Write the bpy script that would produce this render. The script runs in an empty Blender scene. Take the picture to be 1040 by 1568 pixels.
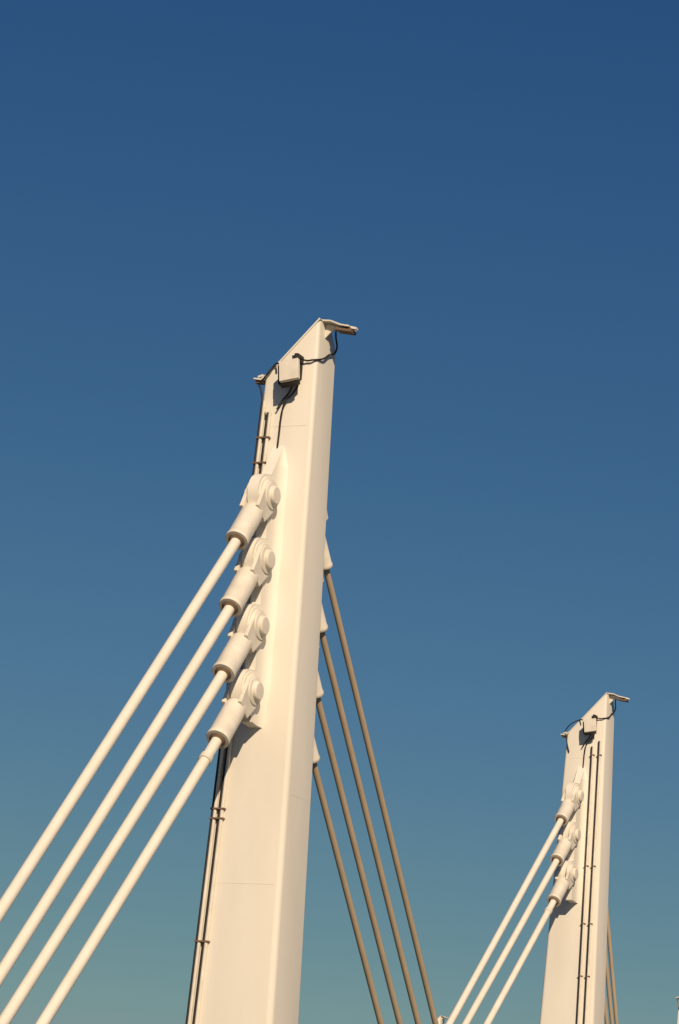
import bpy, bmesh, math, random
from mathutils import Vector, Matrix
random.seed(4)
scene=bpy.context.scene

def mat(name, base, rough=0.5, var=0.06, scale=1.2, bump=0.0, metallic=0.0, streak=False, spec=0.4):
    m=bpy.data.materials.new(name); m.use_nodes=True
    nt=m.node_tree; b=nt.nodes['Principled BSDF']
    b.inputs['Roughness'].default_value=rough; b.inputs['Metallic'].default_value=metallic
    b.inputs['Specular IOR Level'].default_value=spec
    tc=nt.nodes.new('ShaderNodeTexCoord')
    mp=nt.nodes.new('ShaderNodeMapping')
    nt.links.new(tc.outputs['Object'],mp.inputs['Vector'])
    mp.inputs['Scale'].default_value=(1,1,0.25) if streak else (1,1,1)
    no=nt.nodes.new('ShaderNodeTexNoise'); no.inputs['Scale'].default_value=scale; no.inputs['Detail'].default_value=8
    nt.links.new(mp.outputs[0],no.inputs['Vector'])
    cr=nt.nodes.new('ShaderNodeValToRGB')
    cr.color_ramp.elements[0].position=0.3; cr.color_ramp.elements[1].position=0.7
    d=[max(0,c*(1-var)) for c in base]; d[2]*=0.97
    cr.color_ramp.elements[0].color=(*d,1); cr.color_ramp.elements[1].color=(*base,1)
    nt.links.new(no.outputs['Fac'],cr.inputs['Fac']); nt.links.new(cr.outputs['Color'],b.inputs['Base Color'])
    if bump:
        n2=nt.nodes.new('ShaderNodeTexNoise'); n2.inputs['Scale'].default_value=9; n2.inputs['Detail'].default_value=4
        nt.links.new(tc.outputs['Object'],n2.inputs['Vector'])
        bp=nt.nodes.new('ShaderNodeBump'); bp.inputs['Strength'].default_value=bump; bp.inputs['Distance'].default_value=0.02
        nt.links.new(n2.outputs['Fac'],bp.inputs['Height']); nt.links.new(bp.outputs[0],b.inputs['Normal'])
    return m
M_white=mat('white_paint',(0.77,0.74,0.68),0.5,0.10,1.0,0.08,streak=True,spec=0.25)
M_hard=mat('white_paint_fittings',(0.75,0.71,0.64),0.5,0.18,3.0,0.10,spec=0.25)
M_cable=mat('white_cable_sheath',(0.75,0.715,0.65),0.5,0.08,2.0,spec=0.25)
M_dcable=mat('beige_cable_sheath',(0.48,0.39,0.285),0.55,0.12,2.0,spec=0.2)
M_seam=mat('weld_seam_paint',(0.72,0.69,0.63),0.6,0.05,3.0)
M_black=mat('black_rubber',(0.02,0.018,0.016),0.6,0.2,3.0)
M_rust=mat('stained_steel',(0.18,0.12,0.08),0.6,0.25,5.0)
M_ground=mat('dry_grass_ground',(0.10,0.09,0.06),0.9,0.25,0.3)
M_asph=mat('asphalt',(0.05,0.05,0.05),0.9,0.25,1.5)
M_paint=mat('road_paint',(0.7,0.7,0.68),0.7,0.15,3.0)
M_conc=mat('concrete',(0.4,0.38,0.35),0.85,0.15,1.5)

# local pylon frame: u along the broad face, n out of it, z up from the apex
def L(u,n,z): return Vector((u,-n,z))
def finish(bm,name,parent,mats,smooth=35,bevel=0):
    bmesh.ops.recalc_face_normals(bm,faces=bm.faces)
    me=bpy.data.meshes.new(name); bm.to_mesh(me); bm.free()
    for m in (mats if isinstance(mats,list) else [mats]): me.materials.append(m)
    for p in me.polygons: p.use_smooth=True
    me.set_sharp_from_angle(angle=math.radians(smooth))
    o=bpy.data.objects.new(name,me); scene.collection.objects.link(o)
    if parent: o.parent=parent
    if bevel:
        md=o.modifiers.new('b','BEVEL'); md.width=bevel; md.segments=2; md.limit_method='ANGLE'; md.angle_limit=math.radians(40)
    return o
def prof(bm,pts,seg=28,axis=None,origin=None,mi=0):
    a=axis.normalized(); e1=a.orthogonal().normalized(); e2=a.cross(e1)
    rings=[]
    for t,r in pts:
        rings.append([bm.verts.new(origin+a*t+(e1*math.cos(2*math.pi*i/seg)+e2*math.sin(2*math.pi*i/seg))*r) for i in range(seg)])
    for k in range(len(rings)-1):
        for i in range(seg):
            j=(i+1)%seg
            f=bm.faces.new((rings[k][i],rings[k][j],rings[k+1][j],rings[k+1][i])); f.material_index=mi
    f=bm.faces.new(rings[0][::-1]); f.material_index=mi
    f=bm.faces.new(rings[-1]); f.material_index=mi
def extr(bm,poly,off,mi=0):
    a=[bm.verts.new(p) for p in poly]; b=[bm.verts.new(p+off) for p in poly]
    n=len(a)
    bm.faces.new(a[::-1]).material_index=mi; bm.faces.new(b).material_index=mi
    for i in range(n):
        j=(i+1)%n; bm.faces.new((a[i],a[j],b[j],b[i])).material_index=mi
def box(bm,c,ax,ay,az,mi=0):
    vs=[bm.verts.new(c+ax*sx+ay*sy+az*sz) for sx in (-.5,.5) for sy in (-.5,.5) for sz in (-.5,.5)]
    for q in ((0,1,3,2),(4,6,7,5),(0,4,5,1),(2,3,7,6),(0,2,6,4),(1,5,7,3)):
        bm.faces.new([vs[i] for i in q]).material_index=mi
def wire(name,pts,r,m,parent,smooth=True,res=5):
    cu=bpy.data.curves.new(name,'CURVE'); cu.dimensions='3D'; cu.bevel_depth=r; cu.bevel_resolution=res; cu.use_fill_caps=True
    if smooth and len(pts)>2:
        sp=cu.splines.new('BEZIER'); sp.bezier_points.add(len(pts)-1)
        for b,p in zip(sp.bezier_points,pts):
            b.co=p; b.handle_left_type=b.handle_right_type='AUTO'
        cu.resolution_u=8
    else:
        sp=cu.splines.new('POLY'); sp.points.add(len(pts)-1)
        for b,p in zip(sp.points,pts): b.co=(*p,1)
    cu.materials.append(m)
    o=bpy.data.objects.new(name,cu); scene.collection.objects.link(o); o.parent=parent
    return o
def stay(name,a,b,r,m,parent,sag=0.05):
    pts=[a.lerp(b,i/16)+Vector((0,0,-4*sag*(i/16)*(1-i/16))) for i in range(17)]
    return wire(name,pts,r,m,parent,smooth=False,res=8)

def anchor_set(parent,tag,side,uc,pins,ends,faceN,finz,rs=0.238,mat_fin=M_white):
    zt,zb=finz; hw=0.12
    prof_pts=[]
    N=150
    pn=abs(pins[0][0]-faceN(pins[0][1]))
    for i in range(N+1):
        z=zt+(zb-zt)*i/N
        base=min(pn-0.10,(zt-z)*0.62)
        n=base
        for (pN,pz) in pins:
            d=abs(z-pz); R=0.46
            if d<R: n=max(n,min(pn+math.sqrt(R*R-d*d),base+0.9))
        prof_pts.append((n,z))
    bm=bmesh.new()
    def P(n,z,u): return L(u,faceN(z)+side*n,z)
    cols={}
    for s in (-1,1):
        col=[]
        for i,(n,z) in enumerate(prof_pts):
            g=min(1.0,n/0.3)
            h=g*min(1.0,0.25+(z-zb)/1.0)
            lst=[(n,hw),(0.20*g,hw),(0.10*g,hw+0.02*h),(0.04*g,hw+0.07*h),(-0.01,hw+0.16*h)]
            col.append([bm.verts.new(P(nn,z+(0.1*nn if i==N else 0),uc+s*w_)) for nn,w_ in lst])
        cols[s]=col
    for s in (-1,1):
        for i in range(N):
            for k in range(4):
                bm.faces.new((cols[s][i][k],cols[s][i][k+1],cols[s][i+1][k+1],cols[s][i+1][k]))
    for i in range(N):
        bm.faces.new((cols[-1][i][0],cols[-1][i+1][0],cols[1][i+1][0],cols[1][i][0]))
    bm.faces.new([v for v in cols[-1][N]]+[v for v in cols[1][N][::-1]])
    bmesh.ops.remove_doubles(bm,verts=bm.verts,dist=0.0005)
    finish(bm,'gusset_fin_'+tag,parent,mat_fin,50)
    for k,((pN,pz),(eN,ez)) in enumerate(zip(pins,ends)):
        c=L(uc,pN,pz); e=L(uc,eN,ez); ax=(e-c); ln=ax.length; ax.normalize()
        ux=Vector((1,0,0)); perp=ax.cross(ux).normalized()
        bm=bmesh.new()
        for s in (-1,1):
            prof(bm,[(0.215,0.30),(0.245,0.30),(0.255,0.27),(0.262,0.20),(0.32,0.20),(0.345,0.175),(0.352,0.08),(0.354,0.02)],28,ux*s,c)
            prof(bm,[(0.10,0.40),(0.14,0.40),(0.15,0.385)],32,ux*s,c)
            poly=[]
            R=0.33
            for i in range(13):
                a=math.pi/2+math.pi*i/12
                poly.append(c+ax*(R*math.cos(a))+perp*(R*math.sin(a)))
            poly.append(c+ax*(0.62)-perp*0.22); poly.append(c+ax*(0.62)+perp*0.22)
            poly=[p+ux*s*0.145 for p in poly]
            extr(bm,poly,ux*s*0.08)
        finish(bm,'pin_and_fork_%s_%d'%(tag,k+1),parent,M_hard,35,0.008)
        bm=bmesh.new()
        q=rs/0.238
        prof(bm,[(0.44,0.15*q),(0.50,0.215*q),(0.56,0.235*q),(0.62,rs),(ln-0.10,rs),(ln-0.08,rs+.012),(ln-0.02,rs+.012),(ln,rs),(ln+0.0,0.17*q),(ln-0.06,0.15*q)],32,ax,c)
        prof(bm,[(ln-0.07,0.20*q),(ln-0.02,0.20*q),(ln+0.03,0.14*q),(ln+0.05,0.12*q)],24,ax,c,1)
        finish(bm,'cable_socket_%s_%d'%(tag,k+1),parent,[M_hard,M_rust],35)

def make_pylon(name,origin,H,left0=-1.135,left_s=0.040,crease_s=-0.0109,
               uc=-0.72,front=None,back=None,finz=(-2.72,-8.72),cond='left'):
    root=bpy.data.objects.new(name,None); scene.collection.objects.link(root)
    root.empty_display_size=1; root.location=origin; root.rotation_euler=(0,0,-math.radians(25))
    cr=lambda z: crease_s*z
    le=lambda z: left0+left_s*z
    dp=lambda z: -0.92+0.032*z
    zero=lambda z: 0.0
    def roof(u,n):
        z=1.06*u
        if n<-0.58: z+=(n+0.58)*1.45
        return z
    def ring(z0,rad):
        a,b,d=le(z0),cr(z0),dp(z0)
        pts=[]
        for (cu,cn,a0) in ((b,0,90),(a,0,180),(a,d,270),(b,d,0)):
            su=-1 if cu==b else 1; sn=-1 if cn==0 else 1
            cx,cy=cu+su*rad,cn+sn*rad
            for i in range(5):
                t=math.radians(i*22.5)
                if a0==90: vx,vy=math.sin(math.pi/2-t),math.cos(math.pi/2-t)
                elif a0==180: vx,vy=-math.sin(t),math.cos(t)
                elif a0==270: vx,vy=-math.cos(t),-math.sin(t)
                else: vx,vy=math.sin(t),-math.cos(t)
                pts.append((cx+vx*rad,cy+vy*rad))
        pts.append((a,-0.58)); pts.append((b,-0.58))
        return pts
    bm=bmesh.new()
    for u,n in ring(-H,0.15): bm.verts.new(L(u,n,-H))
    for u,n in ring(-0.5,0.075):
        z=roof(u,n)
        k=z+0.5
        u2=u+(left_s if u<-0.5 else crease_s)*k
        bm.verts.new(L(u2,n,z))
    bmesh.ops.convex_hull(bm,input=bm.verts)
    finish(bm,'shaft',root,M_white,28)
    bm=bmesh.new()
    for zs in (-2.3,-11.9,-16.5):
        box(bm,L((le(zs)+cr(zs))/2,0.001,zs),Vector((cr(zs)-le(zs)-0.3,0,0)),Vector((0,0.004,0)),Vector((0,0,0.012)))
    for zs in (-10.05,-15.2):
        box(bm,L(cr(zs)-0.0,dp(zs)/2,zs),Vector((0.004,0,0)),Vector((0,abs(dp(zs))-0.34,0)),Vector((0,0,0.012)))
    finish(bm,'weld_seams',root,M_seam,30)
    bm=bmesh.new()
    def capstrip(u0,u1,n0,n1,th,lift):
        poly=[L(u0,n0,1.06*u0+lift),L(u1,n0,1.06*u1+lift),L(u1,n1,1.06*u1+lift),L(u0,n1,1.06*u0+lift)]
        extr(bm,poly,Vector((-0.72*th,0,0.69*th)))
    capstrip(left0-0.06,0.02,0.03,-0.58,0.035,0.0)
    finish(bm,'roof_cap',root,M_white,30,0.005)
    bm=bmesh.new()
    def plate(pts,n0,n1,th):
        for (a,b) in zip(pts[:-1],pts[1:]):
            d=Vector((b[0]-a[0],0,b[1]-a[1])).normalized(); nn=Vector((-d.z,0,d.x))*th
            extr(bm,[L(a[0],n0,a[1]),L(b[0],n0,b[1]),L(b[0],n1,b[1]),L(a[0],n1,a[1])],nn)
    plate([(-0.03,0.02),(0.18,0.0),(0.42,-0.10),(0.62,-0.14)],-0.12,-0.52,0.035)
    box(bm,L(0.47,-0.32,-0.17),Vector((0.36,0,-0.07)),Vector((0,0.30,0)),Vector((0.01,0,0.07)),1)
    box(bm,L(0.56,-0.32,-0.10),Vector((0.34,0,-0.08)),Vector((0,0.12,0)),Vector((0.01,0,0.05)),0)
    extr(bm,[L(0.0,-0.30,-0.32),L(0.0,-0.30,0.02),L(0.36,-0.30,-0.09),L(0.16,-0.30,-0.16)],Vector((0,0.05,0)))
    finish(bm,'roof_bracket_right',root,[M_hard,M_rust],30,0.006)
    bm=bmesh.new()
    lz=roof(left0,0)
    plate([(left0-0.28,lz-0.05),(left0-0.10,lz-0.08),(left0+0.03,lz+0.02)],0.08,-0.34,0.035)
    box(bm,L(left0-0.16,-0.05,lz-0.10),Vector((0.18,0,0)),Vector((0,0.16,0)),Vector((0,0,0.05)),1)
    box(bm,L(left0-0.12,0.02,lz+0.01),Vector((0.12,0,0.03)),Vector((0,0.12,0)),Vector((0,0,0.05)),0)
    finish(bm,'roof_bracket_left',root,[M_hard,M_rust],30,0.006)
    bm=bmesh.new()
    t=math.radians(9); ux=Vector((math.cos(t),0,math.sin(t)*0.9)); uz=Vector((-math.sin(t),0.12,math.cos(t))).normalized(); uy=ux.cross(uz)
    c=L(-0.40,0.44,-1.22)
    box(bm,c,ux*0.44,uy*0.10,uz*0.46)
    box(bm,c+L(-0.08,-0.16,-0.05),ux*0.42,uy*0.22,uz*0.44,1)  # black housing, deepened and shifted left and down to stand in for shadow
    extr(bm,[c-ux*0.235-uz*0.1,c-ux*0.235+uz*0.1,c-ux*0.235+L(0,-0.42,0.06),c-ux*0.235+L(0,-0.42,-0.06)],-ux*0.03,1)
    box(bm,c+ux*0.10+uz*0.28+L(0,-0.12,0),ux*0.10,uy*0.18,uz*0.12,1)
    box(bm,L(-0.34,0.15,-0.88),Vector((0.09,0,0)),Vector((0,0.30,0)),Vector((0,0,0.16)),1)
    box(bm,L(-0.46,0.02,-1.15),Vector((0.3,0,0)),Vector((0,0.05,0)),Vector((0,0,0.30)),1)
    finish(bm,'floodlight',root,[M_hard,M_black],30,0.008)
    r=0.020
    W=[[(-1.30,.04,-1.36),(-1.22,.07,-1.50),(-1.19,.05,-1.67),(-1.14,.06,-1.86),(-1.07,.05,-2.1)],
       [(-1.26,.05,-1.34),(-1.07,.09,-1.13),(-.91,.08,-.95),(-.78,.2,-.98)],
       [(-.34,.2,-1.3),(-.36,.07,-1.45),(-.46,.08,-1.62),(-.60,.10,-1.78),(-.70,.05,-2.15),(-.72,.03,-2.4),(-.74,.03,-2.85)],
       [(-.42,.2,-1.42),(-.55,.06,-1.58),(-.68,.07,-1.75),(-.80,.08,-1.95)],
       [(-.33,.22,-.85),(-.22,.07,-.90),(-.05,.05,-.89),(.05,-.15,-.82),(.05,-.459,-.64),(.06,-.80,-.42),(.12,-.60,-.2),(.22,-.36,-.12)]]
    off=left0+1.144
    for i,w_ in enumerate(W):
        wire('wire_%d'%(i+1),[L(a+(off if a<-1 else 0),b,c_) for a,b,c_ in w_],r,M_black,root)
    if cond=='left':
        lines=[(lambda z: le(z)+0.26,-2.0,-H+0.3),(lambda z: le(z)+0.10,-1.75,-H+0.3)]
        cz=[-2.55,-3.1,-10.4,-10.6,-13.1,-16]
    else:
        lines=[(lambda z: -0.12,-1.7,-H+0.3),(lambda z: -0.38,-1.9,-H+0.3)]
        cz=[-2.2,-6.1,-8.1,-9.9,-13.5]
    bm=bmesh.new()
    for i,(fn,za,zb) in enumerate(lines):
        wire('conduit_%d'%(i+1),[L(fn(za),0.06,za),L(fn(zb),0.06,zb)],0.038,M_hard,root,False)
        wire('power_cable_%d'%(i+1),[L(fn(za)-0.066,0.05,za),L(fn(zb)-0.066,0.05,zb)],0.026,M_black,root,False)
    for z in cz:
        for fn,_,_ in lines:
            box(bm,L(fn(z)-.02,0.055,z),Vector((0.15,0,0)),Vector((0,0.105,0)),Vector((0,0,0.035)))
    finish(bm,'conduit_clamps',root,M_rust,30)
    if front:
        pins=[p for p,_,_ in front]; ends=[e for _,e,_ in front]
        anchor_set(root,'front',1,uc,pins,ends,zero,finz)
        for k,(p,e,g) in enumerate(front):
            d=Vector((g[0]-e[0],g[1]-e[1])); s=(-H+0.5-e[1])/d.y
            stay('front_stay_cable_%d'%(k+1),L(uc,e[0],e[1])-L(0,d.x,d.y).normalized()*0.1,L(uc,e[0]+d.x*s,-H+0.5),0.112,M_cable,root)
        p,e,g=front[-1]; d=L(0,g[0]-e[0],g[1]-e[1]).normalized()
        bm=bmesh.new(); prof(bm,[(0.55,0.113),(0.56,0.135),(0.70,0.135),(0.71,0.113)],24,d,L(uc,e[0],e[1]))
        finish(bm,'cable_collar',root,M_hard)
    if back:
        pins=[p for p,_,_ in back]; ends=[e for _,e,_ in back]
        anchor_set(root,'back',-1,uc,pins,ends,dp,(finz[0]+.3,finz[1]+.4),0.15)
        for k,(p,e,g) in enumerate(back):
            d=Vector((g[0]-e[0],g[1]-e[1])); s=(-H+0.5-e[1])/d.y
            stay('back_stay_cable_%d'%(k+1),L(uc,e[0],e[1])-L(0,d.x,d.y).normalized()*0.1,L(uc,e[0]+d.x*s,-H+0.5),0.07,M_dcable,root,0.03)
    bm=bmesh.new()
    uu=(le(-H)+cr(-H))/2; nn=dp(-H)/2
    box(bm,L(uu,nn,-H+0.35),Vector((3.2,0,0)),Vector((0,3.2,0)),Vector((0,0,0.7)))
    for lst in (front,back):
        if lst:
            ns=[]
            for (p,e,g) in lst:
                d=Vector((g[0]-e[0],g[1]-e[1])); s=(-H+0.5-e[1])/d.y; ns.append(e[0]+d.x*s)
            box(bm,L(uc,(min(ns)+max(ns))/2,-H+0.31),Vector((0.9,0,0)),Vector((0,max(ns)-min(ns)+1.6,0)),Vector((0,0,0.62)))
    finish(bm,'plinth_and_anchor_blocks',root,M_conc,30,0.04)
    return root

th=math.radians(25)
U=Vector((math.cos(th),-math.sin(th),0)); Nn=Vector((-math.sin(th),-math.cos(th),0))
front1=[((0.58,-3.96),(1.57,-5.15),(9.29,-13.54)),
        ((0.58,-5.32),(1.60,-6.55),(9.07,-14.60)),
        ((0.60,-6.71),(1.66,-7.91),(8.89,-15.47)),
        ((0.62,-8.07),(1.66,-9.25),(7.53,-15.36))]
back1=[((-1.66,-3.42),(-2.77,-4.70),(-10.64,-13.68)),
       ((-1.69,-4.80),(-2.78,-6.08),(-9.69,-13.88)),
       ((-1.74,-6.23),(-2.82,-7.51),(-8.61,-13.97)),
       ((-1.80,-7.64),(-2.88,-8.91),(-7.53,-14.06))]
A1=Vector((-0.723,57.407,19.602))
make_pylon('bridge_pylon',A1,19.6,front=front1,back=back1)
A2=Vector((10.119,98.696,19.602))-U*0.25
front2=[((0.70,-3.75),(1.78,-4.76),(10.84,-12.46)),
        ((0.80,-5.12),(1.98,-6.18),(9.48,-12.34)),
        ((0.85,-6.48),(2.05,-7.58),(7.63,-12.19))]
back2=[((-1.70,-3.45),(-2.5,-5.0),(-5.24,-11.05)),
       ((-1.72,-4.85),(-2.5,-6.45),(-4.70,-11.05)),
       ((-1.75,-6.30),(-2.45,-7.75),(-4.16,-11.15))]
make_pylon('bridge_pylon.001',A2,19.6,left0=-1.35,left_s=0.043,uc=-0.80,front=front2,back=back2,finz=(-2.6,-7.4),cond='right')
make_pylon('bridge_pylon.002',Vector((27.5,201.7,18.3)),18.3,front=front2,back=back2,finz=(-2.6,-7.4),cond='right')
make_pylon('bridge_pylon.003',Vector((12.74,263.3,18.4)),18.4,front=front2,back=back2,finz=(-2.6,-7.4),cond='right')

def sheet(name,c,dx,dy,z,m,rot=0):
    bm=bmesh.new()
    vs=[bm.verts.new((sx*dx/2,sy*dy/2,0)) for sx,sy in ((-1,-1),(1,-1),(1,1),(-1,1))]; bm.faces.new(vs)
    o=finish(bm,name,None,m); o.location=(c[0],c[1],z); o.rotation_euler=(0,0,rot); return o
sheet('ground',(0,500),8000,8000,-0.004,M_ground)
a=math.atan2(-10.8,41.3)
sheet('road',(21,105),9,420,0.0,M_asph,a)
bm=bmesh.new()
for i in range(60):
    y=-200+i*6.8
    v=[bm.verts.new((x,yy,0)) for x,yy in ((-.07,y),(.07,y),(.07,y+3),(-.07,y+3))]; bm.faces.new(v)
o=finish(bm,'road_marking',None,M_paint); o.location=(21,105,0.004); o.rotation_euler=(0,0,a)
bm=bmesh.new()
for x in (-4.6,4.6): box(bm,Vector((x,0,0.06)),Vector((0.2,0,0)),Vector((0,420,0)),Vector((0,0,0.13)))
o=finish(bm,'kerb',None,M_conc); o.location=(21,105,0); o.rotation_euler=(0,0,a)

S=(Nn*0.70+U*0.48+Vector((0,0,0.53))).normalized()
sd=bpy.data.lights.new('sun','SUN'); sd.energy=4.85; sd.angle=math.radians(0.5); sd.color=(1,0.775,0.53)
so=bpy.data.objects.new('sun',sd); scene.collection.objects.link(so); so.rotation_euler=S.to_track_quat('Z','Y').to_euler(); so.location=(0,0,60)
w=bpy.data.worlds.new('World'); scene.world=w; w.use_nodes=True
nt=w.node_tree; bg=nt.nodes['Background']
tc=nt.nodes.new('ShaderNodeTexCoord')
ad=nt.nodes.new('ShaderNodeVectorMath'); ad.operation='ADD'; ad.inputs[1].default_value=(0,0,0.055)
nt.links.new(tc.outputs['Generated'],ad.inputs[0])
sk=nt.nodes.new('ShaderNodeTexSky'); sk.sky_type='NISHITA'; sk.sun_disc=False
sk.sun_elevation=math.asin(S.z); sk.sun_rotation=math.atan2(S.x,S.y)
sk.altitude=0; sk.air_density=1.0; sk.dust_density=0.2; sk.ozone_density=3.0
nt.links.new(ad.outputs[0],sk.inputs['Vector'])
sep=nt.nodes.new('ShaderNodeSeparateColor'); com=nt.nodes.new('ShaderNodeCombineColor')
nt.links.new(sk.outputs[0],sep.inputs[0])
for i,(g,k) in enumerate(((1.5,1.6),(1.08,0.93),(0.68,0.62))):
    m1=nt.nodes.new('ShaderNodeMath'); m1.operation='MULTIPLY'; m1.inputs[1].default_value=0.05
    mm=nt.nodes.new('ShaderNodeMath'); mm.operation='MINIMUM'; mm.inputs[1].default_value=0.35
    m2=nt.nodes.new('ShaderNodeMath'); m2.operation='POWER'; m2.inputs[1].default_value=g
    m3=nt.nodes.new('ShaderNodeMath'); m3.operation='MULTIPLY'; m3.inputs[1].default_value=k*10
    nt.links.new(sep.outputs[i],m1.inputs[0]); nt.links.new(m1.outputs[0],mm.inputs[0]); nt.links.new(mm.outputs[0],m2.inputs[0]); nt.links.new(m2.outputs[0],m3.inputs[0]); nt.links.new(m3.outputs[0],com.inputs[i])
nt.links.new(com.outputs[0],bg.inputs['Color']); bg.inputs['Strength'].default_value=0.1

p=math.radians(13.5); r=math.radians(4.4)
F=Vector((0,math.cos(p),math.sin(p))); U0=Vector((0,-math.sin(p),math.cos(p))); R0=Vector((1,0,0))
R=R0*math.cos(r)+U0*math.sin(r); Up=-R0*math.sin(r)+U0*math.cos(r)
cd=bpy.data.cameras.new('camera'); cd.sensor_fit='VERTICAL'; cd.sensor_height=36; cd.lens=100; cd.clip_end=20000
co=bpy.data.objects.new('camera',cd); scene.collection.objects.link(co)
m=Matrix((R,Up,-F)).transposed().to_4x4(); m.translation=Vector((0,0,1.7)); co.matrix_world=m
scene.camera=co
scene.view_settings.view_transform='Standard'; scene.view_settings.look='None'; scene.view_settings.exposure=0
